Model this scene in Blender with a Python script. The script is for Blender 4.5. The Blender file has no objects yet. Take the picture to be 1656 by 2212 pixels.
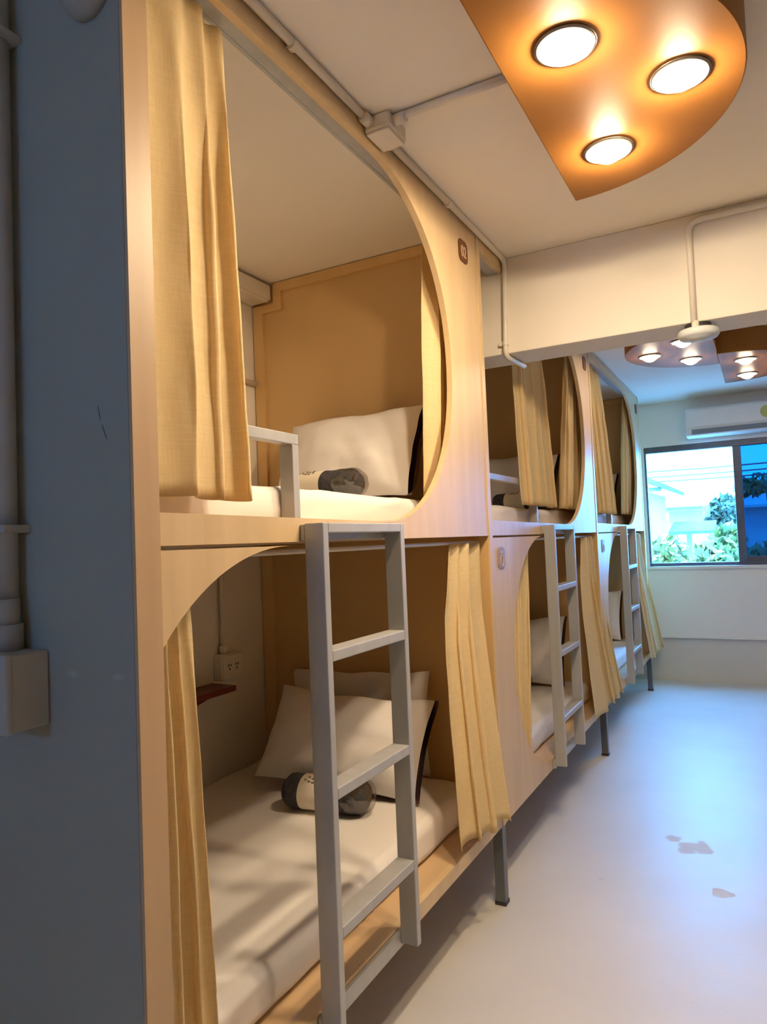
import bpy, bmesh, math, random
from mathutils import Vector, Matrix, noise

S = bpy.context.scene
COL = S.collection
PI = math.pi
random.seed(7)

# ------------------------------------------------------------------ camera
CAMX, CAMZ = 0.912, 1.3504
FPX = 1523.96
YAW, PITCH, ROLL = math.radians(28.288), math.radians(2.480), math.radians(-2.331)
cd = bpy.data.cameras.new('camera')
cd.sensor_fit = 'HORIZONTAL'
cd.sensor_width = 36.0
cd.lens = FPX * 36.0 / 1656.0
cd.clip_start = 0.02
cd.clip_end = 500
cam = bpy.data.objects.new('camera', cd)
COL.objects.link(cam)
fw = Vector((-math.sin(YAW) * math.cos(PITCH), math.cos(YAW) * math.cos(PITCH), math.sin(PITCH)))
rt = Vector((math.cos(YAW), math.sin(YAW), 0))
up = rt.cross(fw)
r2 = rt * math.cos(ROLL) + up * math.sin(ROLL)
u2 = -rt * math.sin(ROLL) + up * math.cos(ROLL)
m = Matrix((r2, u2, -fw)).transposed().to_4x4()
m.translation = Vector((CAMX, 0, CAMZ))
cam.matrix_world = m
S.camera = cam

# ------------------------------------------------------------------ exposure, world, sun
S.view_settings.view_transform = 'Standard'
S.view_settings.look = 'None'
S.view_settings.gamma = 1
S.view_settings.use_curve_mapping = False
S.view_settings.exposure = 0.25
S.cycles.use_denoising = True
S.cycles.max_bounces = 12
S.cycles.diffuse_bounces = 6
S.cycles.transparent_max_bounces = 12
S.cycles.sample_clamp_indirect = 6
S.cycles.caustics_reflective = False
S.cycles.caustics_refractive = False

SKY_STRENGTH = 46.0
SKY_COLOR = (0.085, 0.40, 1.0)
SUN_STRENGTH = 11.0
BULB_STRENGTH = 480.0
FAR_BULBS = 0.17         # the lamps beyond the beam are dimmer
BULB_COLOR = (1.0, 0.78, 0.52)

wd = bpy.data.worlds.new('sky')
S.world = wd
wd.use_nodes = True
bg = wd.node_tree.nodes['Background']
bg.inputs[0].default_value = (*SKY_COLOR, 1)
bg.inputs[1].default_value = SKY_STRENGTH

sl = bpy.data.lights.new('sun', 'SUN')
sl.energy = SUN_STRENGTH
sl.angle = math.radians(2)
sl.color = (1.0, 0.95, 0.86)
so = bpy.data.objects.new('sun', sl)
COL.objects.link(so)
so.rotation_euler = Vector((0.35, 0.62, -0.8)).to_track_quat('-Z', 'Y').to_euler()
so.location = (0, 0, 8)


# ------------------------------------------------------------------ materials
def base(name, color, rough=0.6, metal=0.0, spec=0.5):
    mt = bpy.data.materials.new(name)
    mt.use_nodes = True
    b = mt.node_tree.nodes['Principled BSDF']
    b.inputs['Base Color'].default_value = (*color, 1)
    b.inputs['Roughness'].default_value = rough
    b.inputs['Metallic'].default_value = metal
    b.inputs['Specular IOR Level'].default_value = spec
    return mt, mt.node_tree, b


def varied(name, c1, c2, scale=(1, 1, 1), rough=0.6, metal=0.0, bump=0.0, detail=4.0, lo=0.35, hi=0.65, spec=0.5, bscale=None):
    """two close tones mixed by a stretched noise in object space, with an optional fine bump"""
    mt, nt, b = base(name, c1, rough, metal, spec)
    N = nt.nodes
    tc = N.new('ShaderNodeTexCoord')
    mp = N.new('ShaderNodeMapping')
    mp.inputs['Scale'].default_value = scale
    nz = N.new('ShaderNodeTexNoise')
    nz.inputs['Scale'].default_value = 1.0
    nz.inputs['Detail'].default_value = detail
    rp = N.new('ShaderNodeValToRGB')
    rp.color_ramp.elements[0].position = lo
    rp.color_ramp.elements[1].position = hi
    rp.color_ramp.elements[0].color = (*c1, 1)
    rp.color_ramp.elements[1].color = (*c2, 1)
    L = nt.links.new
    L(tc.outputs['Object'], mp.inputs['Vector'])
    L(mp.outputs['Vector'], nz.inputs['Vector'])
    L(nz.outputs['Fac'], rp.inputs['Fac'])
    L(rp.outputs['Color'], b.inputs['Base Color'])
    if bump:
        bp = N.new('ShaderNodeBump')
        bp.inputs['Strength'].default_value = bump
        bp.inputs['Distance'].default_value = 0.002
        if bscale:
            n2 = N.new('ShaderNodeTexNoise')
            n2.inputs['Scale'].default_value = bscale
            n2.inputs['Detail'].default_value = 3
            L(tc.outputs['Object'], n2.inputs['Vector'])
            L(n2.outputs['Fac'], bp.inputs['Height'])
        else:
            L(nz.outputs['Fac'], bp.inputs['Height'])
        L(bp.outputs['Normal'], b.inputs['Normal'])
    return mt


M = {}
M['wood'] = varied('light_wood', (0.62, 0.445, 0.245), (0.69, 0.505, 0.285), (18, 18, 1.6), 0.42, bump=0.05, detail=6)
M['wood_flat'] = varied('light_wood_flat', (0.60, 0.41, 0.22), (0.68, 0.48, 0.27), (14, 1.4, 14), 0.42, bump=0.05, detail=6)
M['post'] = varied('post_wood', (0.50, 0.33, 0.185), (0.55, 0.37, 0.21), (18, 18, 1.6), 0.45, bump=0.05, detail=6)
M['partition'] = varied('brown_wood', (0.61, 0.39, 0.165), (0.65, 0.42, 0.18), (3, 3, 1.0), 0.45, bump=0.03, detail=5)
M['batten'] = varied('batten_wood', (0.66, 0.42, 0.17), (0.70, 0.46, 0.20), (9, 9, 2), 0.45)
M['lampwood'] = varied('lamp_wood', (0.27, 0.110, 0.022), (0.31, 0.132, 0.030), (6, 2, 6), 0.48, bump=0.06, detail=5, spec=0.12)
M['steel'] = varied('grey_paint', (0.42, 0.42, 0.42), (0.47, 0.47, 0.47), (20, 20, 4), 0.38, metal=0.15, bump=0.03)
M['steel_dark'] = varied('dark_steel', (0.13, 0.14, 0.15), (0.17, 0.18, 0.19), (20, 20, 4), 0.4, metal=0.2)
M['ceil'] = varied('ceiling_paint', (0.84, 0.79, 0.72), (0.86, 0.81, 0.74), (2, 2, 2), 0.85, bump=0.04, bscale=60)
M['cream'] = varied('wall_paint', (0.78, 0.72, 0.62), (0.81, 0.75, 0.65), (2, 2, 2), 0.75, bump=0.05, bscale=50)
M['white'] = varied('far_wall_paint', (0.84, 0.83, 0.83), (0.87, 0.86, 0.86), (2, 2, 2), 0.7)
M['tan'] = varied('tan_wall_paint', (0.44, 0.39, 0.33), (0.47, 0.42, 0.36), (2, 2, 2), 0.75)
M['lowwall'] = varied('low_wall_paint', (0.70, 0.66, 0.60), (0.74, 0.70, 0.64), (2, 2, 2), 0.7)
M['blue'] = varied('slate_blue_paint', (0.335, 0.325, 0.275), (0.355, 0.345, 0.29), (1.5, 1.5, 1.5), 0.55, bump=0.05, bscale=40)
M['pipe'] = varied('cream_plastic', (0.72, 0.66, 0.57), (0.75, 0.69, 0.60), (9, 9, 9), 0.4)
M['box'] = varied('shaded_cream_plastic', (0.40, 0.37, 0.32), (0.43, 0.40, 0.35), (9, 9, 9), 0.45)  # cream plastic, with the shade of the dim wall put into its colour
M['sheet'] = varied('bed_sheet', (0.82, 0.78, 0.74), (0.86, 0.82, 0.78), (5, 5, 5), 0.85, bump=0.12, bscale=400)
M['pillow'] = varied('pillow_cotton', (0.80, 0.76, 0.73), (0.84, 0.80, 0.77), (7, 7, 7), 0.9, bump=0.12, bscale=300)
M['maroon'] = varied('maroon_cotton', (0.115, 0.058, 0.052), (0.14, 0.072, 0.064), (9, 9, 9), 0.8)
M['towel'] = varied('charcoal_towel', (0.035, 0.032, 0.036), (0.065, 0.06, 0.064), (60, 60, 60), 0.9, bump=0.5, bscale=250)
M['band'] = varied('paper_band', (0.74, 0.66, 0.52), (0.78, 0.70, 0.57), (20, 20, 20), 0.7)
M['bandmark'] = base('band_print', (0.30, 0.26, 0.20), 0.8)[0]
M['plate'] = varied('plate_brown', (0.135, 0.045, 0.012), (0.16, 0.055, 0.016), (40, 40, 40), 0.5)
M['plateface'] = base('plate_number', (0.60, 0.40, 0.25), 0.5)[0]
M['plate_glare'] = varied('plate_glare', (0.30, 0.23, 0.21), (0.36, 0.28, 0.26), (60, 60, 60), 0.5)  # glare on the brown plate is put into this paler colour
M['red_shelf'] = varied('mahogany', (0.13, 0.018, 0.010), (0.16, 0.026, 0.014), (4, 20, 20), 0.35)
M['alu'] = varied('window_aluminium', (0.095, 0.105, 0.135), (0.12, 0.13, 0.16), (12, 12, 12), 0.4, metal=0.3)
M['acwhite'] = varied('ac_plastic', (0.76, 0.76, 0.75), (0.79, 0.79, 0.78), (6, 6, 6), 0.4)
M['acdark'] = base('ac_vent', (0.22, 0.24, 0.26), 0.5)[0]
M['sticker'] = varied('efficiency_sticker', (0.55, 0.50, 0.12), (0.45, 0.50, 0.16), (60, 60, 60), 0.5)
M['ring'] = base('downlight_ring', (0.30, 0.29, 0.28), 0.5)[0]
M['rim'] = base('downlight_rim', (0.25, 0.20, 0.15), 0.35, 0.6)[0]
M['dark'] = base('dark_plastic', (0.03, 0.03, 0.035), 0.5)[0]
M['detector'] = varied('detector_plastic', (0.70, 0.74, 0.74), (0.74, 0.78, 0.78), (20, 20, 20), 0.45)
M['extwall'] = varied('house_wall', (0.30, 0.30, 0.28), (0.34, 0.34, 0.32), (1, 1, 1), 0.9)
M['extroof'] = varied('house_roof', (0.045, 0.045, 0.05), (0.06, 0.06, 0.065), (2, 8, 2), 0.8)
M['teal'] = varied('teal_awning', (0.02, 0.05, 0.03), (0.03, 0.06, 0.035), (3, 3, 3), 0.6)
M['extground'] = varied('pale_concrete', (0.32, 0.31, 0.28), (0.37, 0.36, 0.33), (0.8, 0.8, 0.8), 0.9)
M['leaf'] = varied('leaf_green', (0.05, 0.07, 0.012), (0.14, 0.15, 0.03), (3, 3, 3), 0.6)
M['leaf2'] = varied('leaf_bluegreen', (0.015, 0.03, 0.015), (0.03, 0.05, 0.02), (3, 3, 3), 0.6)
M['leaf3'] = varied('leaf_yellow', (0.14, 0.11, 0.02), (0.18, 0.16, 0.03), (3, 3, 3), 0.6)
M['bark'] = varied('bark', (0.16, 0.11, 0.07), (0.22, 0.16, 0.10), (8, 8, 2), 0.9)
M['cable'] = base('cable_black', (0.05, 0.05, 0.05), 0.6)[0]


def floor_mat():
    mt, nt, b = base('floor_vinyl', (0.6, 0.57, 0.53), 0.3)
    N, L = nt.nodes, nt.links.new
    tc = N.new('ShaderNodeTexCoord')
    n1 = N.new('ShaderNodeTexNoise'); n1.inputs['Scale'].default_value = 2.2; n1.inputs['Detail'].default_value = 5
    r1 = N.new('ShaderNodeValToRGB')
    r1.color_ramp.elements[0].position = 0.3; r1.color_ramp.elements[0].color = (0.62, 0.60, 0.56, 1)
    r1.color_ramp.elements[1].position = 0.7; r1.color_ramp.elements[1].color = (0.68, 0.66, 0.62, 1)
    L(tc.outputs['Object'], n1.inputs['Vector']); L(n1.outputs['Fac'], r1.inputs['Fac'])
    # scuffed patches where the coating has peeled, each at its own place on the floor
    n2 = N.new('ShaderNodeTexNoise'); n2.inputs['Scale'].default_value = 16; n2.inputs['Detail'].default_value = 4
    L(tc.outputs['Object'], n2.inputs['Vector'])
    sep = N.new('ShaderNodeSeparateXYZ'); L(tc.outputs['Object'], sep.inputs[0])

    def mth(op, a, c=None):
        k = N.new('ShaderNodeMath'); k.operation = op
        for i, v in enumerate((a, c)):
            if v is None: continue
            if isinstance(v, (int, float)): k.inputs[i].default_value = v
            else: L(v, k.inputs[i])
        return k.outputs[0]
    total = None
    for (px, py, ax, ay) in ((0.572, 3.30, 0.075, 0.07), (0.70, 2.925, 0.036, 0.038), (0.49, 3.36, 0.04, 0.03), (0.27, 2.86, 0.012, 0.012), (0.30, 1.95, 0.007, 0.01)):
        dx = mth('DIVIDE', mth('SUBTRACT', sep.outputs[0], px), ax)
        dy = mth('DIVIDE', mth('SUBTRACT', sep.outputs[1], py), ay)
        d = mth('ADD', mth('MULTIPLY', dx, dx), mth('MULTIPLY', dy, dy))
        d = mth('ADD', d, mth('MULTIPLY', mth('SUBTRACT', n2.outputs['Fac'], 0.5), 4.2))
        k = mth('LESS_THAN', d, 0.85)
        total = k if total is None else mth('MAXIMUM', total, k)
    mx = N.new('ShaderNodeMixRGB'); mx.inputs['Color2'].default_value = (0.61, 0.58, 0.53, 1)
    L(total, mx.inputs['Fac']); L(r1.outputs['Color'], mx.inputs['Color1'])
    L(mx.outputs['Color'], b.inputs['Base Color'])
    rr = N.new('ShaderNodeMapRange'); rr.inputs['To Min'].default_value = 0.38; rr.inputs['To Max'].default_value = 0.50
    n3 = N.new('ShaderNodeTexNoise'); n3.inputs['Scale'].default_value = 7; n3.inputs['Detail'].default_value = 6
    L(tc.outputs['Object'], n3.inputs['Vector']); L(n3.outputs['Fac'], rr.inputs['Value'])
    L(mth('MAXIMUM', rr.outputs[0], mth('MULTIPLY', total, 0.6)), b.inputs['Roughness'])
    n4 = N.new('ShaderNodeTexNoise'); n4.inputs['Scale'].default_value = 70; n4.inputs['Detail'].default_value = 4
    L(tc.outputs['Object'], n4.inputs['Vector'])
    bp = N.new('ShaderNodeBump'); bp.inputs['Strength'].default_value = 0.12; bp.inputs['Distance'].default_value = 0.003
    L(n4.outputs['Fac'], bp.inputs['Height']); L(bp.outputs['Normal'], b.inputs['Normal'])
    return mt


M['floor'] = floor_mat()



def scuff_wall(mt):
    """a scratch and two pale rubbed spots on the slate blue wall beside the bunks"""
    nt = mt.node_tree; N, L = nt.nodes, nt.links.new
    b = N['Principled BSDF']
    src = b.inputs['Base Color'].links[0].from_socket
    tc = N.new('ShaderNodeTexCoord'); sp = N.new('ShaderNodeSeparateXYZ'); L(tc.outputs['Object'], sp.inputs[0])

    def mth(op, a, c=None):
        k = N.new('ShaderNodeMath'); k.operation = op
        for i, v in enumerate((a, c)):
            if v is None: continue
            if isinstance(v, (int, float)): k.inputs[i].default_value = v
            else: L(v, k.inputs[i])
        return k.outputs[0]

    def spot(x, z, ax, az, sh=0.0):
        dz = mth('SUBTRACT', sp.outputs[2], z)
        dx = mth('ADD', mth('SUBTRACT', sp.outputs[0], x), mth('MULTIPLY', dz, sh))
        dx = mth('DIVIDE', dx, ax); dz = mth('DIVIDE', dz, az); dy = mth('DIVIDE', mth('SUBTRACT', sp.outputs[1], .823), .01)
        d = mth('ADD', mth('ADD', mth('MULTIPLY', dx, dx), mth('MULTIPLY', dz, dz)), mth('MULTIPLY', dy, dy))
        return mth('MAXIMUM', mth('SUBTRACT', 1.0, d), 0.0)
    pale = mth('ADD', spot(-.152, 1.146, .018, .008), spot(-.04, 1.146, .018, .007))
    dark = mth('MINIMUM', mth('MULTIPLY', mth('ADD', spot(-.072, 1.59, .0016, .016, .22), spot(-.060, 1.556, .0018, .016, .42)), 3.0), 1.0)
    for fac, col, k in ((pale, (.55, .56, .50, 1), .35), (dark, (.06, .07, .07, 1), .9)):
        mx = N.new('ShaderNodeMixRGB'); mx.inputs['Color2'].default_value = col
        L(mth('MULTIPLY', fac, k), mx.inputs['Fac']); L(src, mx.inputs['Color1'])
        src = mx.outputs['Color']
    L(src, b.inputs['Base Color'])


scuff_wall(M['blue'])


def curtain_mat():
    mt = bpy.data.materials.new('linen_curtain')
    mt.use_nodes = True
    nt = mt.node_tree; N, L = nt.nodes, nt.links.new
    N.remove(N['Principled BSDF'])
    out = N['Material Output']
    tc = N.new('ShaderNodeTexCoord')
    mp = N.new('ShaderNodeMapping'); mp.inputs['Scale'].default_value = (260, 260, 30)
    nz = N.new('ShaderNodeTexNoise'); nz.inputs['Scale'].default_value = 1; nz.inputs['Detail'].default_value = 3
    mp2 = N.new('ShaderNodeMapping'); mp2.inputs['Scale'].default_value = (12, 12, 300)
    nz2 = N.new('ShaderNodeTexNoise'); nz2.inputs['Scale'].default_value = 1; nz2.inputs['Detail'].default_value = 3
    ad = N.new('ShaderNodeMath'); ad.operation = 'ADD'
    for a, c in ((mp, nz), (mp2, nz2)):
        L(tc.outputs['Object'], a.inputs['Vector']); L(a.outputs['Vector'], c.inputs['Vector'])
    L(nz.outputs['Fac'], ad.inputs[0]); L(nz2.outputs['Fac'], ad.inputs[1])
    rp = N.new('ShaderNodeValToRGB')
    rp.color_ramp.elements[0].position = 0.35; rp.color_ramp.elements[0].color = (0.87, 0.70, 0.40, 1)
    rp.color_ramp.elements[1].position = 0.65; rp.color_ramp.elements[1].color = (0.94, 0.80, 0.50, 1)
    mu = N.new('ShaderNodeMath'); mu.operation = 'MULTIPLY'; mu.inputs[1].default_value = 0.5
    L(ad.outputs[0], mu.inputs[0]); L(mu.outputs[0], rp.inputs['Fac'])
    bp = N.new('ShaderNodeBump'); bp.inputs['Strength'].default_value = 0.15; bp.inputs['Distance'].default_value = 0.001
    L(mu.outputs[0], bp.inputs['Height'])
    d = N.new('ShaderNodeBsdfDiffuse'); t = N.new('ShaderNodeBsdfTranslucent')
    L(rp.outputs['Color'], d.inputs['Color']); L(rp.outputs['Color'], t.inputs['Color'])
    L(bp.outputs['Normal'], d.inputs['Normal'])
    mx = N.new('ShaderNodeMixShader'); mx.inputs[0].default_value = 0.40
    L(d.outputs[0], mx.inputs[1]); L(t.outputs[0], mx.inputs[2]); L(mx.outputs[0], out.inputs['Surface'])
    return mt


M['curtain'] = curtain_mat()


def glass_mat(name, tint, refl=0.07):
    mt = bpy.data.materials.new(name)
    mt.use_nodes = True
    nt = mt.node_tree; N, L = nt.nodes, nt.links.new
    N.remove(N['Principled BSDF'])
    t = N.new('ShaderNodeBsdfTransparent'); t.inputs['Color'].default_value = (*tint, 1)
    g = N.new('ShaderNodeBsdfGlossy'); g.inputs['Roughness'].default_value = 0.02
    mx = N.new('ShaderNodeMixShader'); mx.inputs[0].default_value = refl
    L(t.outputs[0], mx.inputs[1]); L(g.outputs[0], mx.inputs[2])
    L(mx.outputs[0], N['Material Output'].inputs['Surface'])
    return mt


M['glass'] = glass_mat('clear_glass', (0.93, 0.98, 0.97))
M['blueglass'] = glass_mat('blue_film_glass', (0.03, 0.165, 0.25))
M['film'] = glass_mat('clear_plastic_film', (0.80, 0.78, 0.75), 0.16)
for nm_, k_ in (('bulb', 1.0), ('bulb_dim', FAR_BULBS)):
    bm_, nt_, bs_ = base(nm_ + '_glow', (1, 0.9, 0.8), 0.3)
    bs_.inputs['Emission Color'].default_value = (*BULB_COLOR, 1)
    bs_.inputs['Emission Strength'].default_value = BULB_STRENGTH * k_
    M[nm_] = bm_


# ------------------------------------------------------------------ helpers
def wloc(o):
    v = Vector((0, 0, 0))
    while o is not None:
        v += o.location
        o = o.parent
    return v


def link(name, bm, mat, parent=None, smooth=False, bevel=0.0, origin=None, solid=0.0):
    """one mesh object from a bmesh in world coordinates"""
    me = bpy.data.meshes.new(name)
    off = wloc(parent) if parent else (Vector(origin) if origin is not None else Vector((0, 0, 0)))
    bmesh.ops.translate(bm, verts=bm.verts, vec=-off)
    bmesh.ops.recalc_face_normals(bm, faces=bm.faces)
    bm.to_mesh(me)
    bm.free()
    me.materials.append(M[mat])
    if smooth:
        for p in me.polygons: p.use_smooth = True
    o = bpy.data.objects.new(name, me)
    COL.objects.link(o)
    if parent: o.parent = parent
    else: o.location = off
    if solid:
        sm = o.modifiers.new('solid', 'SOLIDIFY'); sm.thickness = solid; sm.offset = 0
    if bevel:
        b = o.modifiers.new('bevel', 'BEVEL'); b.width = bevel; b.segments = 2; b.limit_method = 'ANGLE'; b.angle_limit = math.radians(40)
    return o


def tag(o, label, cat, group=None):
    o['label'] = label; o['category'] = cat
    if group: o['group'] = group
    return o


def thing(name, label, cat, loc=(0, 0, 0), group=None):
    o = bpy.data.objects.new(name, None)
    o.empty_display_size = 0.1
    COL.objects.link(o)
    o.location = loc
    return tag(o, label, cat, group)


def struct(name, bm, mat, parent=None, **k):
    o = link(name, bm, mat, parent, **k)
    if not parent: o['kind'] = 'structure'
    return o


def box(bm, x0, x1, y0, y1, z0, z1):
    v = [bm.verts.new((x, y, z)) for z in (z0, z1) for y in (y0, y1) for x in (x0, x1)]
    for f in ((0, 1, 3, 2), (4, 6, 7, 5), (0, 4, 5, 1), (2, 3, 7, 6), (0, 2, 6, 4), (1, 5, 7, 3)):
        bm.faces.new([v[i] for i in f])
    return bm


def bx(*a):
    return box(bmesh.new(), *a)


def prism(bm, pts, axis, a, b):
    """extrude the 2D outline pts along axis (0: pts are y,z; 1: x,z; 2: x,y)"""
    def P(p, w):
        return (w, p[0], p[1]) if axis == 0 else ((p[0], w, p[1]) if axis == 1 else (p[0], p[1], w))
    A = [bm.verts.new(P(p, a)) for p in pts]
    B = [bm.verts.new(P(p, b)) for p in pts]
    bm.faces.new(A); bm.faces.new(B[::-1])
    n = len(pts)
    for i in range(n):
        bm.faces.new((A[i], B[i], B[(i + 1) % n], A[(i + 1) % n]))
    return bm


def tube(bm, path, r, seg=12, caps=True):
    path = [Vector(p) for p in path]
    rings = []
    prev = None
    for i, p in enumerate(path):
        t = (path[min(i + 1, len(path) - 1)] - path[max(i - 1, 0)]).normalized()
        if prev is None:
            a = Vector((0, 0, 1)) if abs(t.z) < 0.9 else Vector((1, 0, 0))
            n = t.cross(a).normalized()
        else:
            n = (prev - t * prev.dot(t)).normalized()
        prev = n
        b = t.cross(n)
        rr = r[i] if isinstance(r, (list, tuple)) else r
        rings.append([bm.verts.new(p + (n * math.cos(2 * PI * k / seg) + b * math.sin(2 * PI * k / seg)) * rr) for k in range(seg)])
    for i in range(len(rings) - 1):
        for k in range(seg):
            bm.faces.new((rings[i][k], rings[i][(k + 1) % seg], rings[i + 1][(k + 1) % seg], rings[i + 1][k]))
    if caps:
        bm.faces.new(rings[0][::-1]); bm.faces.new(rings[-1])
    return bm


def bend(pts, r=0.03, n=5):
    """round the corners of a polyline"""
    P = [Vector(p) for p in pts]
    out = [P[0]]
    for i in range(1, len(P) - 1):
        a = (P[i - 1] - P[i]); b = (P[i + 1] - P[i])
        rr = min(r, a.length * .45, b.length * .45)
        p0 = P[i] + a.normalized() * rr; p1 = P[i] + b.normalized() * rr
        for k in range(n + 1):
            t = k / n
            out.append(p0 * (1 - t) ** 2 + P[i] * 2 * t * (1 - t) + p1 * t * t)
    out.append(P[-1])
    return out


def lathe(bm, prof, c=(0, 0, 0), seg=32, axis='z'):
    """profile of (radius, height) turned about an axis through c"""
    rings = []
    for (r, h) in prof:
        ring = []
        for k in range(seg):
            a = 2 * PI * k / seg
            if axis == 'z': p = (c[0] + r * math.cos(a), c[1] + r * math.sin(a), c[2] + h)
            elif axis == 'y': p = (c[0] + r * math.cos(a), c[1] + h, c[2] + r * math.sin(a))
            else: p = (c[0] + h, c[1] + r * math.cos(a), c[2] + r * math.sin(a))
            ring.append(bm.verts.new(p))
        rings.append(ring)
    for i in range(len(rings) - 1):
        for k in range(seg):
            bm.faces.new((rings[i][k], rings[i][(k + 1) % seg], rings[i + 1][(k + 1) % seg], rings[i + 1][k]))
    if prof[0][0] > 1e-5: bm.faces.new(rings[0][::-1])
    if prof[-1][0] > 1e-5: bm.faces.new(rings[-1])
    bmesh.ops.remove_doubles(bm, verts=bm.verts, dist=1e-6)
    return bm


def soft_box(x0, x1, y0, y1, z0, z1, r, step=0.05, wob=0.0, wrinkle=0.0, seed=0.0):
    """a cushion-edged block (mattress): rounded edges, a slightly uneven sheet over it"""
    c = Vector(((x0 + x1) / 2, (y0 + y1) / 2, (z0 + z1) / 2))
    h = Vector(((x1 - x0) / 2, (y1 - y0) / 2, (z1 - z0) / 2))

    def coords(hh):
        n = max(2, int((hh - r) * 2 / step))
        inner = [-(hh - r) + (hh - r) * 2 * i / n for i in range(n + 1)]
        e = [r * math.tan(PI / 4 * k / 4) for k in (1, 2, 3, 4)]
        return [-(hh - r) - k for k in e[::-1]] + inner + [(hh - r) + k for k in e]
    X, Y, Z = coords(h.x), coords(h.y), coords(h.z)
    bm = bmesh.new()
    cache = {}

    def V(x, y, z):
        key = (round(x, 5), round(y, 5), round(z, 5))
        if key in cache: return cache[key]
        p = Vector((x, y, z))
        q = Vector((max(-h.x + r, min(h.x - r, x)), max(-h.y + r, min(h.y - r, y)), max(-h.z + r, min(h.z - r, z))))
        d = p - q
        nrm = d.normalized() if d.length > 1e-9 else Vector((0, 0, 1))
        p = q + nrm * r + c
        s = Vector((p.x * 3 + seed, p.y * 3, p.z * 3))
        k = wob * noise.noise(s) if nrm.z > -0.5 else 0
        if wrinkle and nrm.x > 0.3:
            k += wrinkle * noise.noise(Vector((seed + p.y * 5 + p.z * 9, p.z * 30 - p.y * 7, 0)))
        if wrinkle and nrm.z > 0.5:
            k += wrinkle * 0.7 * noise.noise(Vector((seed + p.x * 9 + p.y * 4, p.y * 5 - p.x * 6, 2)))
        p = p + nrm * k
        cache[key] = bm.verts.new(p)
        return cache[key]

    def sheet(A, B, f):
        for i in range(len(A) - 1):
            for j in range(len(B) - 1):
                vs = [f(A[i], B[j]), f(A[i + 1], B[j]), f(A[i + 1], B[j + 1]), f(A[i], B[j + 1])]
                if len(set(vs)) == 4: bm.faces.new(vs)
    sheet(X, Y, lambda a, b: V(a, b, h.z)); sheet(X, Y, lambda a, b: V(a, b, -h.z))
    sheet(X, Z, lambda a, b: V(a, h.y, b)); sheet(X, Z, lambda a, b: V(a, -h.y, b))
    sheet(Y, Z, lambda a, b: V(h.x, a, b)); sheet(Y, Z, lambda a, b: V(-h.x, a, b))
    return bm


# ------------------------------------------------------------------ the room
XB = -1.07            # plaster wall behind the bunks
XR = 2.6              # wall opposite the bunks
YN, YF = -1.6, 6.88   # wall behind the camera, window wall
ZC = 2.525
struct('floor', bx(XB - .1, XR + .1, YN - .1, YF + .15, -0.1, 0), 'floor')
struct('ceiling', bx(XB - .1, XR + .1, YN - .1, YF + .15, ZC, ZC + .12), 'ceil')
struct('wall_left', bx(XB - .1, XB, YN, YF, 0, ZC), 'cream')
struct('wall_right', bx(XR, XR + .1, YN, YF, 0, ZC), 'tan')
bm = bmesh.new()
BWX0, BWX1, BWZ0, BWZ1 = -.40, .02, 1.55, 1.90
box(bm, XB, BWX0, YN - .1, YN, 0, ZC); box(bm, BWX1, XR, YN - .1, YN, 0, ZC)
box(bm, BWX0, BWX1, YN - .1, YN, 0, BWZ0); box(bm, BWX0, BWX1, YN - .1, YN, BWZ1, ZC)
struct('wall_back', bm, 'blue')
wb = bmesh.new()
box(wb, BWX0, BWX1, YN - .08, YN - .02, BWZ0, BWZ0 + .05); box(wb, BWX0, BWX1, YN - .08, YN - .02, BWZ1 - .05, BWZ1)
box(wb, BWX0, BWX0 + .05, YN - .08, YN - .02, BWZ0 + .05, BWZ1 - .05); box(wb, BWX1 - .05, BWX1, YN - .08, YN - .02, BWZ0 + .05, BWZ1 - .05)
w2 = struct('fill_window', wb, 'alu')  # added window, out of view, to send daylight onto the blue wall
struct('clear_pane', bx(BWX0 + .05, BWX1 - .05, YN - .05, YN - .046, BWZ0 + .05, BWZ1 - .05), 'glass', w2)
struct('wall_near', bx(XB, -0.0, 0.823 - 0.12, 0.823, 0, ZC) if False else bx(XB, -0.002, 0.823, 0.8745, 0, ZC), 'blue')
# window wall: recessed beige base, white upper wall with the window opening
WX0, WX1, WZ0, WZ1 = -0.035, 2.25, 1.03, 2.125
bm = bmesh.new()
box(bm, XB, WX0, YF, YF + .12, .40, ZC)
box(bm, WX1, XR, YF, YF + .12, .40, ZC)
box(bm, WX0, WX1, YF, YF + .12, .40, WZ0)
box(bm, WX0, WX1, YF, YF + .12, WZ1, ZC)
struct('wall_far', bm, 'white')
struct('wall_far_base', bx(XB, XR, YF + .03, YF + .12, 0, .40), 'lowwall')
struct('trim_1', bx(XB, XR, YF - .012, YF + .03, .385, .405), 'white', bevel=.003)
BY0, BY1, BZ = 2.84, 3.045, 2.121
struct('ceiling_beam', bx(XB, XR, BY0, BY1, BZ, ZC), 'cream', bevel=.004)

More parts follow.
